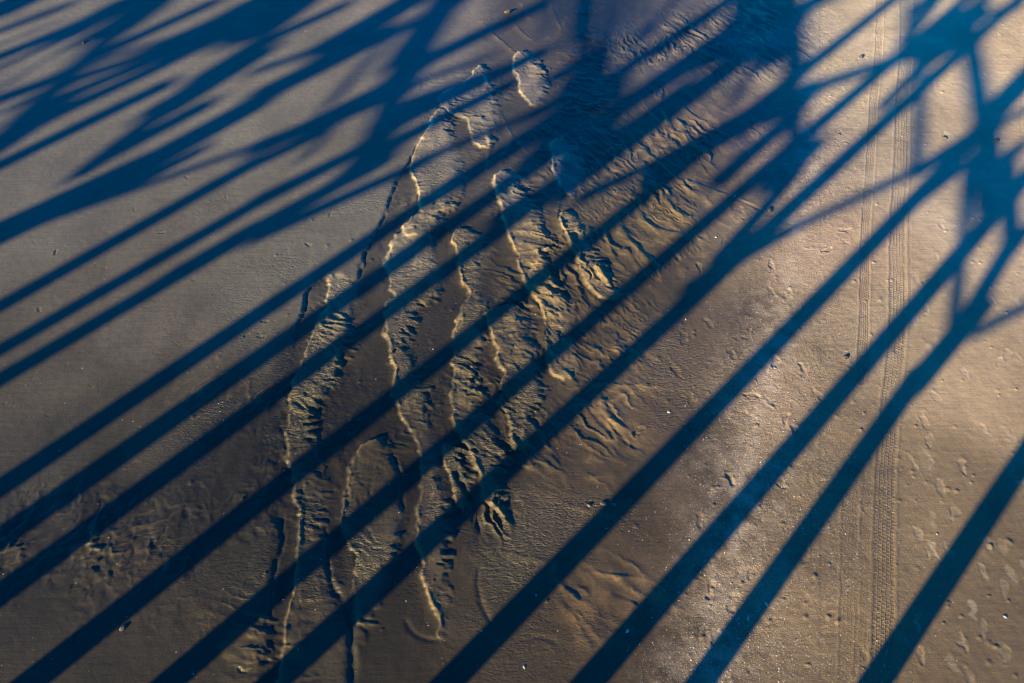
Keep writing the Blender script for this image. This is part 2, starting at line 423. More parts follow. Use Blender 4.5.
# --- lumpy trodden texture
dry = sstep(-0.5, 0.9, (x - gnd(790 - 0.05 * (py - 100) * 1.0, py)[0]) + 0.35 * fbm(x * .8, y * .8, 3, 401))
z += 0.0035 * dry * fbm(x * 6, y * 6, 3, 411)
z += 0.0018 * fbm(x * 9, y * 9, 2, 421)
SB, _, _, _ = line_dist(x, y, G([(806, -40), (808, 60), (806, 170), (775, 300), (755, 420), (735, 560), (715, 720)]))
shell = np.exp(-((SB + 0.25 * fbm(x * 1.5, y * 1.5, 3, 431)) / 0.75) ** 2)
D2, _, _, _ = line_dist(x, y, G([(835, 60), (830, 300), (840, 560), (830, 720)]))
shell2 = 0.7 * np.exp(-(D2 / 1.0) ** 2)
coarse = np.clip(shell + shell2, 0, 1)
z += 0.0045 * coarse * fbm(x * 16, y * 16, 3, 441)

# --- little clods left by the run-off
for i in range(520):
    if i < 200: c = G([(rng.normal(450, 120), rng.normal(370, 110))])[0]
    else: c = G([(rng.uniform(680, 1020), rng.uniform(0, 683))])[0]
    r_ = rng.uniform(0.014, 0.04); h_ = rng.uniform(0.006, 0.016)
    ii = np.nonzero((np.abs(x - c[0]) < 0.15) & (np.abs(y - c[1]) < 0.15))[0]
    if len(ii): z[ii] += h_ * np.exp(-(((x[ii] - c[0]) / r_) ** 2 + ((y[ii] - c[1]) / (r_ * rng.uniform(.6, 1.2))) ** 2) ** 1.5)
# --- tyre tracks
tu = np.full(len(x), 9.0); tv = np.zeros(len(x)); tm = np.zeros(len(x))
def track(pts, width, depth, ys_=(-1e9, 1e9), strength=1.0):
    global z
    P = G(pts)
    ii = np.nonzero((x > P[:, 0].min() - .6) & (x < P[:, 0].max() + .6))[0]
    d, s, t, L = line_dist(x[ii] + 0.06 * vnoise(y[ii] * 0.35, y[ii] * 0 + 3, 511) + 0.012 * vnoise(x[ii] * 9, y[ii] * 9, 512), y[ii], P)
    sd = d * s
    q = np.abs(sd) / (width / 2)
    m = (1 - sstep(0.9, 1.08, q)) * strength * np.clip(0.75 + 1.0 * fbm(x[ii] * .9, y[ii] * .9, 4, 501), 0.2, 1) * (1 - 0.2 * sstep(11, 17, y[ii]))
    z[ii] += -depth * m + depth * 0.8 * np.exp(-((q - 1.15) / 0.15) ** 2)
    w_ = m > tm[ii]
    jj = ii[w_]
    tu[jj] = (sd / width)[w_]; tv[jj] = t[w_]; tm[jj] = m[w_]
track([(905, -40), (903, 171), (896, 290), (890, 420), (886, 560), (882, 720)], 0.29, 0.007)
track([(880, -40), (872, 171), (862, 300), (859, 380)], 0.17, 0.007, strength=0.8)
track([(854, 470), (851, 580), (848, 720)], 0.24, 0.005, strength=0.4)
track([(917, -40), (914, 130), (905, 300)], 0.16, 0.003, strength=0.45)
track([(1024, -40), (1023, 60), (1022, 130)], 0.06, 0.008, strength=0.3)
track([(876, 440), (868, 560), (860, 720)], 0.20, 0.004, strength=0.3)

Zf = np.zeros_like(Xf); Zf[idx] = z
edge = np.minimum(np.minimum(13.8 - np.abs(Xf), Yf - 2.0), 20 - Yf)
Zf *= np.clip(edge / 0.35, 0, 1)

# --- what the sand is like at each place (pigment and wetness)
CP = [  # survey point, lit sand tone as it looks dry/damp there (sRGB)
 (60,60,(112,104,99)),(200,120,(112,104,98)),(60,200,(104,96,90)),(250,300,(102,94,86)),(150,330,(98,88,80)),(50,400,(88,78,68)),(150,440,(84,73,62)),
 (50,640,(56,49,41)),(150,600,(60,52,43)),(300,600,(60,52,42)),(230,500,(46,41,35)),(110,510,(45,41,37)),(180,470,(52,47,41)),(60,470,(72,66,58)),(20,540,(50,45,40)),(330,430,(62,54,44)),(500,580,(78,66,52)),(620,500,(84,70,56)),(600,640,(80,66,53)),
 (700,480,(104,87,73)),(700,340,(112,94,80)),(780,420,(160,133,114)),(760,600,(142,118,98)),(830,620,(130,108,86)),(850,480,(130,110,90)),(700,620,(108,89,73)),
 (940,520,(134,112,92)),(1000,640,(114,95,76)),(1010,560,(120,100,80)),(980,400,(172,146,124)),(940,200,(190,166,148)),(840,80,(205,178,152)),(840,250,(180,150,130)),
 (1000,60,(212,182,156)),(900,20,(208,182,158)),(900,330,(165,142,122)),(340,230,(110,102,96)),(450,50,(118,110,108)),(530,30,(124,110,106)),
 (650,40,(130,120,124)),(750,140,(142,122,118)),(740,60,(134,124,124)),(560,300,(102,88,72)),(440,400,(64,56,45)),(360,480,(62,54,43)),(620,230,(126,109,90)),(600,300,(112,96,78)),(560,160,(112,104,102)),
 (480,300,(78,68,57)),(700,180,(124,108,98)),(420,560,(72,62,51)),(880,680,(122,100,78)),(1060,300,(185,160,140)),(-60,100,(108,100,96)),(-60,600,(52,45,38)),
]
P = G([(a, b) for a, b, _ in CP])
C = np.array([c for _, _, c in CP]) / 255.0
C = np.where(C <= 0.04045, C / 12.92, ((C + 0.055) / 1.055) ** 2.4)
col = np.zeros((len(x), 3)); wt = np.zeros(len(x))
jx = x + 0.5 * fbm(x * 0.7, y * 0.7, 3, 601); jy = y + 0.5 * fbm(x * 0.7, y * 0.7, 3, 602)
for p, c in zip(P, C):
    w_ = 1 / (((jx - p[0]) ** 2 + (jy - p[1]) ** 2) + 0.35) ** 2
    col += w_[:, None] * np.log(c)[None]; wt += w_
col = np.exp(col / wt[:, None])
AL = np.array([0.80, 0.80, 0.825])               # photo tone -> albedo
col = col * AL
col *= (0.90 + 0.08 * sstep(0.06, 0.35, col[:, :1]))
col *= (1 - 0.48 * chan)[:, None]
col *= (1 + 0.24 * (fbm(x * 1.1, y * 1.1, 4, 611)))[:, None]
col *= (1 - 0.10 * tm)[:, None]
col = col * (1 - 0.38 * scuff[:, None]) + 0.38 * scuff[:, None] * np.array([0.50, 0.42, 0.36])
wm = fbm(x * 2.6 + 3, y * 1.1, 4, 615) 
col *= (1 - 0.30 * np.clip(wm * 2.0 + 0.1, 0, 1) * np.exp(-(((px - 360) / 330) ** 2 + ((py - 450) / 230) ** 2)))[:, None]
col *= (1 + 0.30 * bar * (px < 620))[:, None]
crest_pale *= (1 - coarse)
col *= (1 + crest_pale[:, None] * np.array([1.7, 1.35, 0.85]) * np.clip(0.8 + 1.3 * fbm(x * 5, y * 5, 2, 651), 0.1, 1.3)[:, None])  # crests, ridge tops and left-hand banks toned paler and yellower
dk = np.clip(fbm(x * 1.7 + 9, y * 2.6, 4, 613) * 2.2 - 0.35, 0, 1) * np.exp(-((px - 780) / 160) ** 2)
col *= (1 - 0.22 * dk)[:, None]
ss_, sg_, _, _ = line_dist(x + 0.22 * fbm(x * 2, y * 2, 3, 641), y, G([(806, -40), (808, 60), (804, 170), (775, 290), (748, 420), (722, 560), (698, 720)]))
sdl = ss_ * sg_                      # + on the dry side or the wet side
if sdl[np.argmin((px - 850) ** 2 + (py - 300) ** 2)] < 0: sdl = -sdl
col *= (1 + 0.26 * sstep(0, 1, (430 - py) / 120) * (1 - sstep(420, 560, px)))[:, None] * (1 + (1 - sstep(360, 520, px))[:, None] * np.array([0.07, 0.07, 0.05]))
col *= (0.86 + 0.14 * sstep(-0.30, 0.12, sdl))[:, None] * (1 + 0.06 * np.exp(-((sdl - 0.5) / 0.6) ** 2))[:, None]
crust = (1 + 0.45 * (1 - sstep(200, 330, py))) * np.exp(-((sdl - 0.16 + 0.12 * fbm(x * 5, y * 5, 3, 645)) / 0.22) ** 2) * np.clip(0.55 + 1.6 * fbm(x * 7, y * 7, 4, 643), 0, 1)
col = col * (1 - 0.42 * crust[:, None]) + 0.42 * crust[:, None] * np.array([0.47, 0.36, 0.30])
sp_ = np.clip(shell * (0.35 + 1.3 * fbm(x * 6, y * 6, 4, 621)), 0, 1)
col = col * (1 - 0.35 * sp_[:, None]) + 0.35 * sp_[:, None] * np.array([0.42, 0.32, 0.28])
wet = 1 - sstep(0.05, 0.30, col[:, 0])
colF = np.full((len(Xf), 4), 1.0, np.float32)
# the beach beyond the surveyed part carries on with the nearest tone
colF[:, :3] = np.array([0.10, 0.09, 0.08])
colF[Xf > 6, :3] = np.array([0.35, 0.30, 0.27])
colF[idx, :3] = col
auxF = np.zeros((len(Xf), 4), np.float32)
auxF[idx, 0] = wet; auxF[idx, 1] = coarse; auxF[idx, 2] = tm; auxF[idx, 3] = 1
auxF[~inside, 0] = 0.5
tuvF = np.zeros((len(Xf), 3), np.float32); tuvF[idx, 0] = tu; tuvF[idx, 1] = tv; tuvF[idx, 2] = np.clip(centre * 1.1, 0, 1) * np.clip(0.35 + 1.8 * fbm(x * 1.2, y * 1.2, 3, 631), 0.1, 1) * (1 - 0.6 * flatl * (py < 400)) * (1 - 0.6 * chan)

me = bpy.data.meshes.new('sand')
nv = NX * NY
me.vertices.add(nv)
me.vertices.foreach_set('co', np.stack([Xf, Yf, Zf], 1).astype(np.float32).ravel())
i0 = (np.arange(NX - 1)[:, None] * NY + np.arange(NY - 1)[None]).ravel()
quads = np.stack([i0, i0 + NY, i0 + NY + 1, i0 + 1], 1).astype(np.int32)
me.loops.add(quads.size); me.polygons.add(len(quads))
me.loops.foreach_set('vertex_index', quads.ravel())
me.polygons.foreach_set('loop_start', (np.arange(len(quads)) * 4).astype(np.int32))
me.polygons.foreach_set('loop_total', np.full(len(quads), 4, np.int32))
me.polygons.foreach_set('use_smooth', np.ones(len(quads), bool))
me.update(calc_edges=True)
a = me.attributes.new('pigment', 'FLOAT_COLOR', 'POINT'); a.data.foreach_set('color', colF.ravel())
a = me.attributes.new('state', 'FLOAT_COLOR', 'POINT'); a.data.foreach_set('color', auxF.ravel())
a = me.attributes.new('tread', 'FLOAT_VECTOR', 'POINT'); a.data.foreach_set('vector', tuvF.ravel())
sand = bpy.data.objects.new('beach_sand', me)
sand['kind'] = 'structure'
COL.objects.link(sand)

# ------------------------------------------------------------------ materials
class NT:
    def __init__(s, name):
        s.m = bpy.data.materials.new(name); s.m.use_nodes = True
        s.t = s.m.node_tree; s.b = s.t.nodes['Principled BSDF']
    def n(s, typ, **kw):
        o = s.t.nodes.new(typ)
        for k, v_ in kw.items(): setattr(o, k, v_)
        return o
    def l(s, a_, b_): s.t.links.new(a_, b_)
    def math(s, op, a_, b_=None, c_=None, clamp=False):
        o = s.n('ShaderNodeMath', operation=op, use_clamp=clamp)
        for i, q in enumerate((a_, b_, c_)):
            if q is None: continue
            if isinstance(q, (int, float)): o.inputs[i].default_value = q
            else: s.l(q, o.inputs[i])
        return o.outputs[0]
    def noise(s, vec, scale, detail=3, rough=0.55):
        o = s.n('ShaderNodeTexNoise'); s.l(vec, o.inputs['Vector'])
        o.inputs['Scale'].default_value = scale; o.inputs['Detail'].default_value = detail; o.inputs['Roughness'].default_value = rough
        return o.outputs['Fac']
    def map(s, vec, rot, scale):
        o = s.n('ShaderNodeMapping'); s.l(vec, o.inputs['Vector'])
        o.inputs['Rotation'].default_value = (0, 0, R(rot)); o.inputs['Scale'].default_value = scale
        return o.outputs[0]
    def mixc(s, fac, a_, b_, mode='MIX'):
        o = s.n('ShaderNodeMix', data_type='RGBA', blend_type=mode)
        for q, i in ((fac, 'Factor'), (a_, 'A'), (b_, 'B')):
            if isinstance(q, (int, float)): o.inputs[i].default_value = q
            elif isinstance(q, tuple): o.inputs[i].default_value = (*q, 1)
            else: s.l(q, o.inputs[i])
        return o.outputs['Result']

s = NT('sand')
geo = s.n('ShaderNodeNewGeometry').outputs['Position']
att = s.n('ShaderNodeAttribute', attribute_name='pigment').outputs['Color']
st = s.n('ShaderNodeAttribute', attribute_name='state')
sepx = s.n('ShaderNodeSeparateColor'); s.l(st.outputs['Color'], sepx.inputs[0])
wetS, coarseS, treadS = sepx.outputs[0], sepx.outputs[1], sepx.outputs[2]
tr = s.n('ShaderNodeAttribute', attribute_name='tread').outputs['Vector']
trs = s.n('ShaderNodeSeparateXYZ'); s.l(tr, trs.inputs[0])
# grain
g1 = s.noise(geo, 60, 3, 0.7); g2 = s.noise(geo, 9, 4, 0.6); g3 = s.noise(geo, 2.3, 4)
streak = s.noise(s.map(geo, 24, (1.2, 16, 1)), 1.0, 4, 0.62)
streak2 = s.noise(s.map(geo, -35, (1.0, 14, 1)), 1.0, 4, 0.62)
drift = s.noise(geo, 0.35, 2)
stm = s.n('ShaderNodeMix', data_type='FLOAT')
s.l(s.math('MULTIPLY', s.math('SUBTRACT', drift, 0.42), 8, clamp=True), stm.inputs[0]); s.l(streak, stm.inputs[2]); s.l(streak2, stm.inputs[3])
strk = stm.outputs[0]
var = s.math('ADD', s.math('ADD', s.math('MULTIPLY', g1, 0.85), s.math('MULTIPLY', g2, 0.45)), s.math('ADD', s.math('MULTIPLY', strk, 0.40), s.math('MULTIPLY', g3, 0.35)))
var = s.math('ADD', s.math('MULTIPLY', s.math('SUBTRACT', var, 1.025), 0.9), 1.0)
cv = s.n('ShaderNodeCombineXYZ')
for i in range(3): s.l(var, cv.inputs[i])
base = s.mixc(1.0, att, cv.outputs[0], 'MULTIPLY')
# crushed shell flecks
def flecks(scale, thr, dens):
    vo = s.n('ShaderNodeTexVoronoi'); s.l(geo, vo.inputs['Vector']); vo.inputs['Scale'].default_value = scale
    sc_ = s.n('ShaderNodeSeparateColor'); s.l(vo.outputs['Color'], sc_.inputs[0])
    hit = s.math('LESS_THAN', vo.outputs['Distance'], thr)
    return s.math('MULTIPLY', hit, s.math('LESS_THAN', sc_.outputs[0], dens)), sc_.outputs[1]
pat = s.math('MULTIPLY', s.math('SUBTRACT', s.noise(geo, 1.6, 4), 0.35), 3, clamp=True)
f1, r1 = flecks(34, 0.36, s.math('ADD', s.math('MULTIPLY', s.math('MULTIPLY', coarseS, pat), 0.20), 0.002))
f2, r2 = flecks(70, 0.42, s.math('ADD', s.math('MULTIPLY', s.math('MULTIPLY', coarseS, pat), 0.34), 0.002))
base = s.mixc(s.math('MULTIPLY', f2, s.math('ADD', s.math('MULTIPLY', r2, .5), .15)), base, (0.50, 0.42, 0.36))
base = s.mixc(s.math('MULTIPLY', f1, s.math('ADD', s.math('MULTIPLY', r1, .6), .2)), base, (0.55, 0.47, 0.42))
f3, r3 = flecks(27, 0.30, s.math('ADD', s.math('MULTIPLY', coarseS, 0.22), 0.008))
base = s.mixc(s.math('MULTIPLY', f3, 0.55), base, (0.05, 0.035, 0.03))
s.l(base, s.b.inputs['Base Color'])
rough = s.math('SUBTRACT', 0.92, s.math('MULTIPLY', wetS, 0.46))
s.l(rough, s.b.inputs['Roughness'])
s.l(s.math('ADD', 0.2, s.math('MULTIPLY', wetS, 0.18)), s.b.inputs['Specular IOR Level'])
# bump: tread blocks, grain, streaks
u5 = s.math('MULTIPLY', trs.outputs[0], 5.0)
uf = s.math('ABSOLUTE', s.math('SUBTRACT', s.math('FRACT', s.math('ADD', u5, 0.5)), 0.5))       # 0 mid of a rib
groove = s.math('MULTIPLY', s.math('SUBTRACT', uf, 0.30), 5, clamp=True)
zig = s.math('ADD', s.math('MULTIPLY', trs.outputs[1], 17.0), s.math('MULTIPLY', s.math('FLOOR', s.math('ADD', u5, 0.5)), 0.37))
blk = s.math('MULTIPLY', s.math('SUBTRACT', s.math('ABSOLUTE', s.math('SUBTRACT', s.math('FRACT', zig), 0.5)), 0.22), 6, clamp=True)
tread = s.math('MULTIPLY', s.math('MULTIPLY', s.math('ADD', groove, s.math('MULTIPLY', blk, 0.55)), treadS), 0.0038)
hgt = s.math('ADD', s.math('MULTIPLY', g1, s.math('ADD', 0.0022, s.math('MULTIPLY', coarseS, 0.006))), s.math('MULTIPLY', g2, 0.006))
hgt = s.math('ADD', hgt, s.math('MULTIPLY', strk, 0.005))
hgt = s.math('ADD', hgt, s.math('MULTIPLY', s.noise(geo, 28, 3, .6), s.math('ADD', 0.0015, s.math('MULTIPLY', coarseS, 0.008))))
hgt = s.math('ADD', hgt, tread)
wr = s.noise(s.map(geo, 10, (7, 13, 7)), 1.0, 5, 0.6)
wr = s.math('ABSOLUTE', s.math('SUBTRACT', wr, 0.5))
hgt = s.math('SUBTRACT', hgt, s.math('MULTIPLY', s.math('MULTIPLY', wr, trs.outputs[2]), 0.085))
hgt = s.math('ADD', hgt, s.math('MULTIPLY', f1, 0.004))
bp = s.n('ShaderNodeBump'); bp.inputs['Strength'].default_value = 1.0; bp.inputs['Distance'].default_value = 1.0
s.l(hgt, bp.inputs['Height']); s.l(bp.outputs[0], s.b.inputs['Normal'])
me.materials.append(s.m)

def simple(name, c, rough=0.6, nscale=12, amt=0.35, metal=0):
    q = NT(name)
    tc = q.n('ShaderNodeTexCoord').outputs['Object']
    f = q.noise(tc, nscale, 4)
    d = tuple(v_ * (1 - amt) for v_ in c); h_ = tuple(min(1, v_ * (1 + amt)) for v_ in c)
    q.l(q.mixc(f, d, h_), q.b.inputs['Base Color'])
    q.b.inputs['Roughness'].default_value = rough; q.b.inputs['Metallic'].default_value = metal
    return q.m
M_pile = simple('weathered_timber', (0.16, 0.11, 0.075), 0.85, 5)
M_deck = simple('deck_timber', (0.22, 0.17, 0.12), 0.85, 3)
M_shell = simple('shell', (0.48, 0.43, 0.39), 0.4, 40, 0.15)
M_shellp = simple('shell_pink', (0.48, 0.37, 0.32), 0.45, 40, 0.2)
M_stone = simple('stone', (0.09, 0.075, 0.07), 0.7, 30, 0.4)
M_weed = simple('dry_weed', (0.06, 0.045, 0.03), 0.9, 30, 0.3)

def add(name, verts, faces, mat, parent=None, smooth=False):
    m_ = bpy.data.meshes.new(name); m_.from_pydata([tuple(v_) for v_ in verts], [], faces)
    m_.materials.append(mat)
    if smooth: m_.polygons.foreach_set('use_smooth', [True] * len(m_.polygons))
    m_.update()
    o = bpy.data.objects.new(name, m_); COL.objects.link(o)
    if parent: o.parent = parent
    return o

# ------------------------------------------------------------------ the pier behind the camera, whose frame throws the shadows
pier = bpy.data.objects.new('pier', None); COL.objects.link(pier)
pier.location = (0, -3, 0)
pier['label'] = 'braced timber pier on round piles, known by its long blue shadows across the sand'
pier['category'] = 'pier'
DECKZ = 9.75

def cyl(name, p1, p2, r, seg=12, top=0.94):
    p1 = Vector(p1); p2 = Vector(p2); ax = (p2 - p1)
    q = ax.to_track_quat('Z', 'Y')
    vs = []
    for e, p in enumerate((p1, p2)):
        rr = r * (1.0 if e == 0 else top)
        for k in range(seg):
            a_ = 2 * math.pi * k / seg
            vs.append(p + q @ Vector((rr * math.cos(a_), rr * math.sin(a_), 0)) - pier.location)
    fs = [(k, (k + 1) % seg, seg + (k + 1) % seg, seg + k) for k in range(seg)]
    fs += [tuple(range(seg))[::-1], tuple(range(seg, 2 * seg))]
    return add(name, vs, fs, M_pile, pier)

def lift(g, yp):
    """where the sun ray through ground point g crosses the upright plane y = yp"""
    t = (g[1] - yp) / SY
    return Vector((g[0] - SX * t, yp, TE * t))

def stroke(kind, x1, y1, x2, y2, wpx, yp=-4.0):
    if kind == 'S': wpx = wpx + 2.5 if wpx < 12 else wpx
    A = G([(x1, y1)])[0]; B = G([(x2, y2)])[0]
    mx, my = (x1 + x2) / 2, (y1 + y2) / 2
    l = math.hypot(x2 - x1, y2 - y1); nx, ny = -(y2 - y1) / l, (x2 - x1) / l
    E1 = G([(mx + nx * wpx / 2, my + ny * wpx / 2)])[0]
    Mg = G([(mx, my)])[0]
    if kind == 'C':
        g = np.array([SX, SY])
    else:
        g = (B - A) / np.hypot(*(B - A))
    perp = np.array([-g[1], g[0]])
    d = abs(np.dot(E1 - Mg, perp))
    n = Vector((g[0], g[1], 0)).cross(toSun)
    if kind == 'C':
        # upright pile: normal of the plane holding the pile and the sun
        n = Vector((0, 0, 1)).cross(toSun)
    n.normalize()
    r = d * abs(perp[0] * n.x + perp[1] * n.y)
    if kind == 'C':
        P0 = lift(Mg, yp)
        f = (P0.z + 0.4) / (DECKZ + 0.4)
        cyl('pile', (P0.x, yp, -0.4), (P0.x, yp, DECKZ), r / (1 - 0.36 * f), 16, 0.64)
    else:
        p1 = lift(A, yp); p2 = lift(B, yp)
        if kind == 'R':   # raking pile: carry on to the ground
            lo, hi = (p1, p2) if p1.z < p2.z else (p2, p1)
            dd = (hi - lo)
            lo2 = lo - dd * ((lo.z + 0.4) / dd.z)
            cyl('raking_pile', lo2, hi, r)
        else:
            cyl('brace', p1, p2, r)

Y1, Y2, Y3 = -1.4, -2.3, -3.2
ST = [
 # the main upright piles
 ('C',0,485,67,445,19,Y1),('C',133,446,230,378,20,Y1),('C',100,521,198,450,21,Y1),('C',170,568,325,453,22,Y1),('C',160,682,449,450,23,Y1),
 ('C',340,624,524,450,24,Y1),('C',453,682,668,450,26,Y1),('C',589,682,790,450,27,Y1),('R',708,672,920,372,26,Y1),('C',882,672,1019,467,29,Y1),
 ('S',912,388,988,298,23,Y1),
 # upper left
 ('S',203,80,272,36,15,Y3),
 ('R',0,306,266,156,13,Y2),('R',20,338,256,203,13,Y2),('R',70,338,256,229,15,Y2),('S',165,280,256,226,13,Y2),
 ('R',0,233,160,158,24,Y2),('S',150,162,262,100,18,Y2),('S',110,155,215,100,9,Y3),
 ('R',45,221,256,146,7,Y2),('S',256,146,330,118,8,Y2),('S',110,197,210,145,6,Y2),
 ('R',0,165,175,80,11,Y2),('S',82,174,165,110,13,Y2),
 ('R',0,31,82,0,6,Y3),('S',-10,14,45,-10,18,Y3),('R',0,45,60,22,2,Y3),('R',0,57,110,12,9,Y3),('R',0,68,90,28,4,Y3),
 ('S',60,38,130,0,15,Y3),('S',112,32,168,-8,24,Y3),('R',0,89,82,38,3,Y3),('S',18,124,150,0,19,Y3),('R',0,99,70,74,11,Y3),
 ('R',0,143,60,106,20,Y3),('S',0,113,30,100,3,Y3),
 ('S',105,52,222,-2,6,Y3),('S',105,58,198,32,3,Y3),('S',80,77,150,55,7,Y3),('S',145,56,262,4,16,Y3),('S',60,98,165,56,6,Y3),('S',36,124,180,57,7,Y3),
 ('S',180,50,266,0,24,Y3),('S',160,112,262,50,18,Y3),
 # upper left-centre
 ('S',252,100,400,26,16,Y2),('S',252,72,330,46,5,Y2),('S',322,52,425,-8,19,Y2),('S',250,34,315,-10,26,Y3),('S',256,45,356,0,6,Y3),
 ('S',250,150,375,102,14,Y2),('S',250,166,335,126,7,Y2),('S',300,132,420,72,16,Y2),('S',250,205,400,130,10,Y2),('S',250,232,400,150,11,Y2),('S',250,240,410,168,9,Y2),
 ('S',330,190,400,110,8,Y3),('S',302,160,326,135,5,Y3),('S',326,107,388,38,6,Y3),('S',370,170,394,92,36,Y3),('S',392,97,430,22,38,Y3),('S',405,60,455,-12,34,Y3),
 ('S',360,140,420,110,16,Y2),('S',440,4,490,-22,20,Y3),('S',400,24,440,56,20,Y2),
 ('S',416,65,550,0,10,Y2),('S',410,84,486,58,4,Y2),('S',400,106,525,60,8,Y2),('S',390,126,550,48,10,Y2),('S',380,150,520,78,12,Y2),
 ('S',416,162,545,108,6,Y2),('S',430,200,560,120,11,Y2),('S',400,174,425,163,9,Y2),
 # upper centre
 ('S',618,-12,604,60,19,Y3),('S',594,-12,584,70,17,Y3),('S',572,-12,566,46,13,Y3),('S',553,-12,548,26,8,Y3),('S',587,-12,578,60,24,Y3),('S',606,45,592,110,22,Y3),('S',584,62,570,112,18,Y3),('S',590,95,578,150,22,Y3),('S',562,84,552,142,22,Y3),('S',545,80,600,60,10,Y3),('S',592,128,578,176,26,Y3),('S',575,110,560,200,28,Y3),('S',620,70,606,150,22,Y3),('S',545,130,600,90,20,Y2),
 ('S',652,55,735,-5,8,Y3),('S',600,120,696,60,17,Y3),('S',606,140,690,80,5,Y3),('S',560,190,756,48,19,Y3),('S',700,60,805,16,22,Y3),('S',480,230,560,180,14,Y3),
 ('S',512,170,600,125,12,Y2),('S',640,40,680,-10,6,Y3),
 # upper right-centre, the dark mass
 ('S',790,-10,796,80,32,Y3),('S',764,-12,768,66,26,Y3),('S',735,-12,730,30,14,Y3),('S',786,70,790,150,14,Y3),('S',640,-12,632,60,9,Y3),('S',548,-6,540,40,8,Y3),('S',530,150,650,92,13,Y3),('S',520,120,610,76,9,Y3),('S',796,60,800,140,16,Y3),('S',745,-10,735,45,34,Y3),('S',690,62,770,10,12,Y3),('S',760,30,800,60,30,Y2),
 ('S',760,50,728,110,7,Y3),('S',745,120,732,178,8,Y3),('S',640,180,768,108,26,Y2),('S',768,112,812,92,26,Y2),('S',712,186,800,110,15,Y2),
 ('S',768,190,818,140,20,Y2),('S',575,201,637,171,12,Y2),('S',668,322,800,168,13,Y2),('S',715,262,790,180,10,Y2),
 ('S',680,292,793,228,11,Y3),
 # right lattice
 ('S',806,6,850,-8,6,Y2),('S',911,-5,905,45,12,Y3),('S',922,66,917,176,17,Y3),('S',967,160,962,262,15,Y3),('S',961,252,951,352,17,Y3),
 ('S',965,10,910,60,22,Y3),('S',925,50,800,92,13,Y3),('S',925,62,880,110,9,Y3),('S',942,-8,902,44,9,Y2),('S',978,28,912,68,17,Y2),('S',935,-8,905,20,6,Y2),
 ('S',966,12,985,132,28,Y3),('S',970,20,1024,4,7,Y3),('S',985,5,940,45,18,Y3),('S',993,104,1030,64,8,Y3),('S',1000,122,1030,108,7,Y3),('S',1000,160,1030,140,9,Y3),
 ('S',986,108,990,206,35,Y3),('S',985,128,918,171,14,Y3),('S',915,171,793,228,8,Y3),('S',985,150,918,201,8,Y3),('S',990,-10,960,30,14,Y3),
 ('S',1008,165,1012,250,26,Y3),('S',1010,246,960,330,18,Y3),('S',1030,225,1000,262,14,Y3),('S',973,333,1030,304,10,Y3),
]
for a in ST: stroke(*a)
def pbox(name, x0, x1, y0, y1, z0, z1, mat):
    P_ = pier.location
    vs = [Vector((a_, b_, c_)) - P_ for a_ in (x0, x1) for b_ in (y0, y1) for c_ in (z0, z1)]
    fs = [(0, 1, 3, 2), (4, 6, 7, 5), (0, 4, 5, 1), (2, 3, 7, 6), (0, 2, 6, 4), (1, 5, 7, 3)]
    return add(name, vs, fs, mat, pier)
pbox('deck', -70, 40, -3.7, -0.5, DECKZ + 0.36, DECKZ + 0.44, M_deck)
for yy in (Y1, Y2, Y3): pbox('stringer', -70, 40, yy - .15, yy + .15, DECKZ + 0.002, DECKZ + .357, M_pile)
pbox('handrail', -70, 40, -0.62, -0.52, DECKZ + 1.35, DECKZ + 1.42, M_deck)
for k in range(24): pbox('railing_post', -69 + k * 4.7, -68.9 + k * 4.7, -0.61, -0.53, DECKZ + 0.443, DECKZ + 1.348, M_deck)

# ------------------------------------------------------------------ height lookup for things lying on the sand
Zg = Zf.reshape(NX, NY)
def zat(xx, yy):
    i = min(max(np.searchsorted(xs, xx), 1), NX - 1); j = min(max(np.searchsorted(ys, yy), 1), NY - 1)
    return float(Zg[i - 1:i + 1, j - 1:j + 1].mean())

# shell fragments scattered in the wrack band (too many to count)
vs, fs = [], []
def shard(cx, cy, r, tilt, rot):
    zz = zat(cx, cy); n = 6; b0 = len(vs)
    for top in (0, 1):
        for k in range(n):
            a_ = 2 * math.pi * k / n
            rr = r * (0.7 + 0.5 * rng.random()) * (1 - 0.3 * top)
            lx, ly = rr * math.cos(a_), rr * math.sin(a_) * 0.7
            X_ = lx * math.cos(rot) - ly * math.sin(rot); Y_ = lx * math.sin(rot) + ly * math.cos(rot)
            vs.append((cx + X_, cy + Y_, zz + r * 0.15 * (-1 if top == 0 else 2.4) + X_ * tilt))
    fs.append(tuple(range(b0 + n, b0 + 2 * n)))
    for k in range(n): fs.append((b0 + k, b0 + (k + 1) % n, b0 + n + (k + 1) % n, b0 + n + k))
line = G([(806, -20), (808, 60), (806, 170), (775, 300), (755, 420), (735, 560), (712, 690)])
for k in range(900):
    t = rng.random() * (len(line) - 1); i = int(t); p = line[i] + (line[i + 1] - line[i]) * (t - i)
    q = p + rng.normal(0, [0.55, 0.3]); shard(q[0], q[1], 0.006 + 0.010 * rng.random() ** 2, rng.normal(0, .3), rng.uniform(0, 6.28))
for k in range(500):
    a = rng.uniform(690, 890); b = rng.uniform(300, 690); g = G([(a, b)])[0]
    shard(g[0], g[1], 0.005 + 0.009 * rng.random() ** 2, rng.normal(0, .3), rng.uniform(0, 6.28))
for k in range(60):
    a = rng.uniform(-20, 1040); b = rng.uniform(0, 690); g = G([(a, b)])[0]
    shard(g[0], g[1], 0.005 + 0.008 * rng.random() ** 2, rng.normal(0, .3), rng.uniform(0, 6.28))
o = add('shell_fragments', vs, fs, M_shellp); o['kind'] = 'stuff'
o['label'] = 'crushed pale shell bits strewn along the drier sand band'; o['category'] = 'shell fragments'

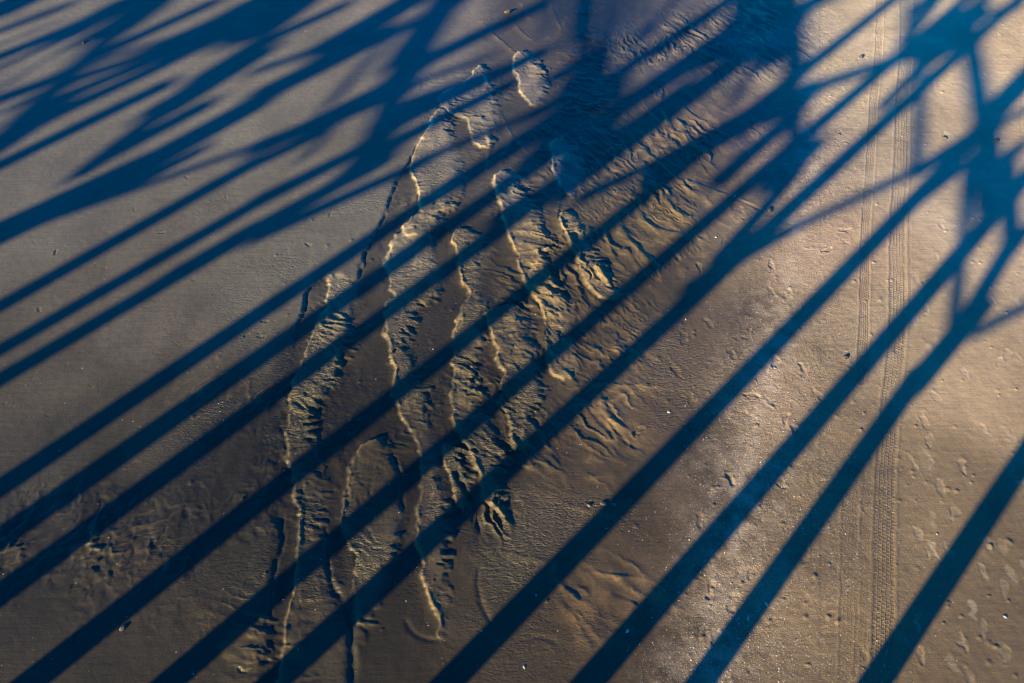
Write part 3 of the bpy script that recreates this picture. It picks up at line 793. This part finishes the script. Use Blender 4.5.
# single shells and stones one can point to
def scallop(name, px_, py_, r, rot, mat, label, group=None):
    c = G([(px_, py_)])[0]; zz = zat(c[0], c[1])
    vs_, fs_ = [], []
    nr, na = 5, 28
    vs_.append((0, -r * 0.8, 0.004))
    for i in range(1, nr + 1):
        f = i / nr
        for k in range(na + 1):
            a_ = R(28) + (math.pi - R(56)) * k / na
            rr = r * 1.7 * f * (1 + 0.025 * math.cos(k * math.pi) * f) * (1 - 0.12 * abs(k / na - .5))
            X_ = rr * math.cos(a_); Y_ = rr * math.sin(a_) - r * .8
            Z_ = r * 0.5 * math.sin(math.pi * min(f, .96)) * math.cos((k / na - .5) * 2.2) + 0.0015 * (k % 2) + .003
            vs_.append((X_, Y_, Z_))
    for k in range(na): fs_.append((0, 1 + k, 2 + k))
    for i in range(nr - 1):
        for k in range(na):
            q = 1 + i * (na + 1) + k; fs_.append((q, q + 1, q + na + 2, q + na + 1))
    # skirt down into the sand so the shell is closed underneath
    b0 = len(vs_)
    for k in range(na + 1):
        v_ = vs_[1 + (nr - 1) * (na + 1) + k]; vs_.append((v_[0] * .96, v_[1] * .96, -0.006))
    for k in range(na):
        q = 1 + (nr - 1) * (na + 1) + k; fs_.append((q, q + 1, b0 + k + 1, b0 + k))
    o = add(name, vs_, fs_, mat, None, True)
    o.location = (c[0], c[1], zz); o.rotation_euler = (R(rng.uniform(-12, 12)), R(rng.uniform(-12, 12)), rot)
    o['label'] = label; o['category'] = 'shell'
    if group: o['group'] = group
    return o
SH = [
 (1005,617,.042,'white shell lying beside a dark hole near the lower right corner'),
 (766,604,.045,'bright shell in the lower part of a pile shadow beside the shell band'),
 (748,618,.035,'small pale shell left of the brighter one in the same pile shadow'),
 (627,631,.040,'pale blue looking shell inside the shadow at lower centre'),
 (524,667,.035,'white shell on dark wet sand near the bottom edge centre'),
 (536,595,.022,'tiny shell in the shadow stripe above the white bottom shell'),
 (937,534,.028,'small white shell right of the tyre tracks between footprints'),
 (775,368,.045,'white shell at the heel of a footprint beside the pinkish shell band'),
 (669,412,.030,'white shell speck on smooth brown sand right of the runnels'),
 (686,319,.028,'little white shell above the curved footprint right of the ridges'),
 (735,196,.030,'white shell at the tip of the drainage cut in the upper middle'),
 (716,237,.030,'bright shell at the edge of the shadow next to the feathered ridges'),
 (958,246,.026,'small white shell where the thin upright shadow meets the thick one'),
 (932,62,.024,'white shell at the top of the pointed patch of lit sand'),
 (433,348,.026,'single white shell on the dark floor of the middle runnel'),
]
for a, b, r_, lab in SH:
    scallop('shell', a, b, r_ * 0.62, rng.uniform(0, 6.28), M_shell, lab, 'single shells on the sand')

def stone(px_, py_, r, label, mat=M_stone, name='stone', cat='stone', group='stones on the sand'):
    c = G([(px_, py_)])[0]; zz = zat(c[0], c[1])
    vs_, fs_ = [], []; nu, nv_ = 14, 8; sd = rng.integers(1000)
    pp = rng.normal(0, 1, (6, 3))
    for j in range(nv_ + 1):
        th = math.pi * j / nv_
        for k in range(nu):
            ph = 2 * math.pi * k / nu
            d = np.array([math.sin(th) * math.cos(ph), math.sin(th) * math.sin(ph), math.cos(th)])
            rr = r * (1 + 0.16 * sum(math.sin(2.2 * float(d @ p_)) for p_ in pp[:3]) )
            vs_.append((d[0] * rr * 1.25, d[1] * rr * .85, d[2] * rr * .6))
    for j in range(nv_):
        for k in range(nu): fs_.append((j * nu + k, (j + 1) * nu + k, (j + 1) * nu + (k + 1) % nu, j * nu + (k + 1) % nu))
    o = add(name, vs_, fs_, mat, None, True)
    o.location = (c[0], c[1], zz + r * .3); o.rotation_euler[2] = rng.uniform(0, 6.28)
    o['label'] = label; o['category'] = cat; o['group'] = group
STN = [
 (508,11,.07,'dark lump with a lit side at the top edge, left of the upper crest'),
 (861,57,.045,'dark stone on dry sand left of the tyre tracks near the top'),
 (944,138,.04,'dark stone beside the big node of shadow on the pale sand'),
 (996,141,.045,'dark stone lying inside the large shadow node at upper right'),
 (845,358,.04,'dark stone in a scooped hole left of the tyre track'),
 (84,43,.045,'small dark stone in the upper left striped shadows'),
 (770,211,.05,'dark stone in the shadow right of the drainage cut'),
 (839,135,.025,'tiny dark pebble in the narrow lit strip near the tyre tracks'),
 (603,504,.035,'left one of two dark pebbles side by side on brown wet sand'),
 (614,505,.035,'right one of two dark pebbles side by side on brown wet sand'),
 (589,505,.030,'lone dark pebble just left of the pair on brown wet sand'),
 (122,629,.035,'small dark stone on the smooth sand between two pile shadows at lower left'),
]
for a, b, r_, lab in STN: stone(a, b, r_, lab)
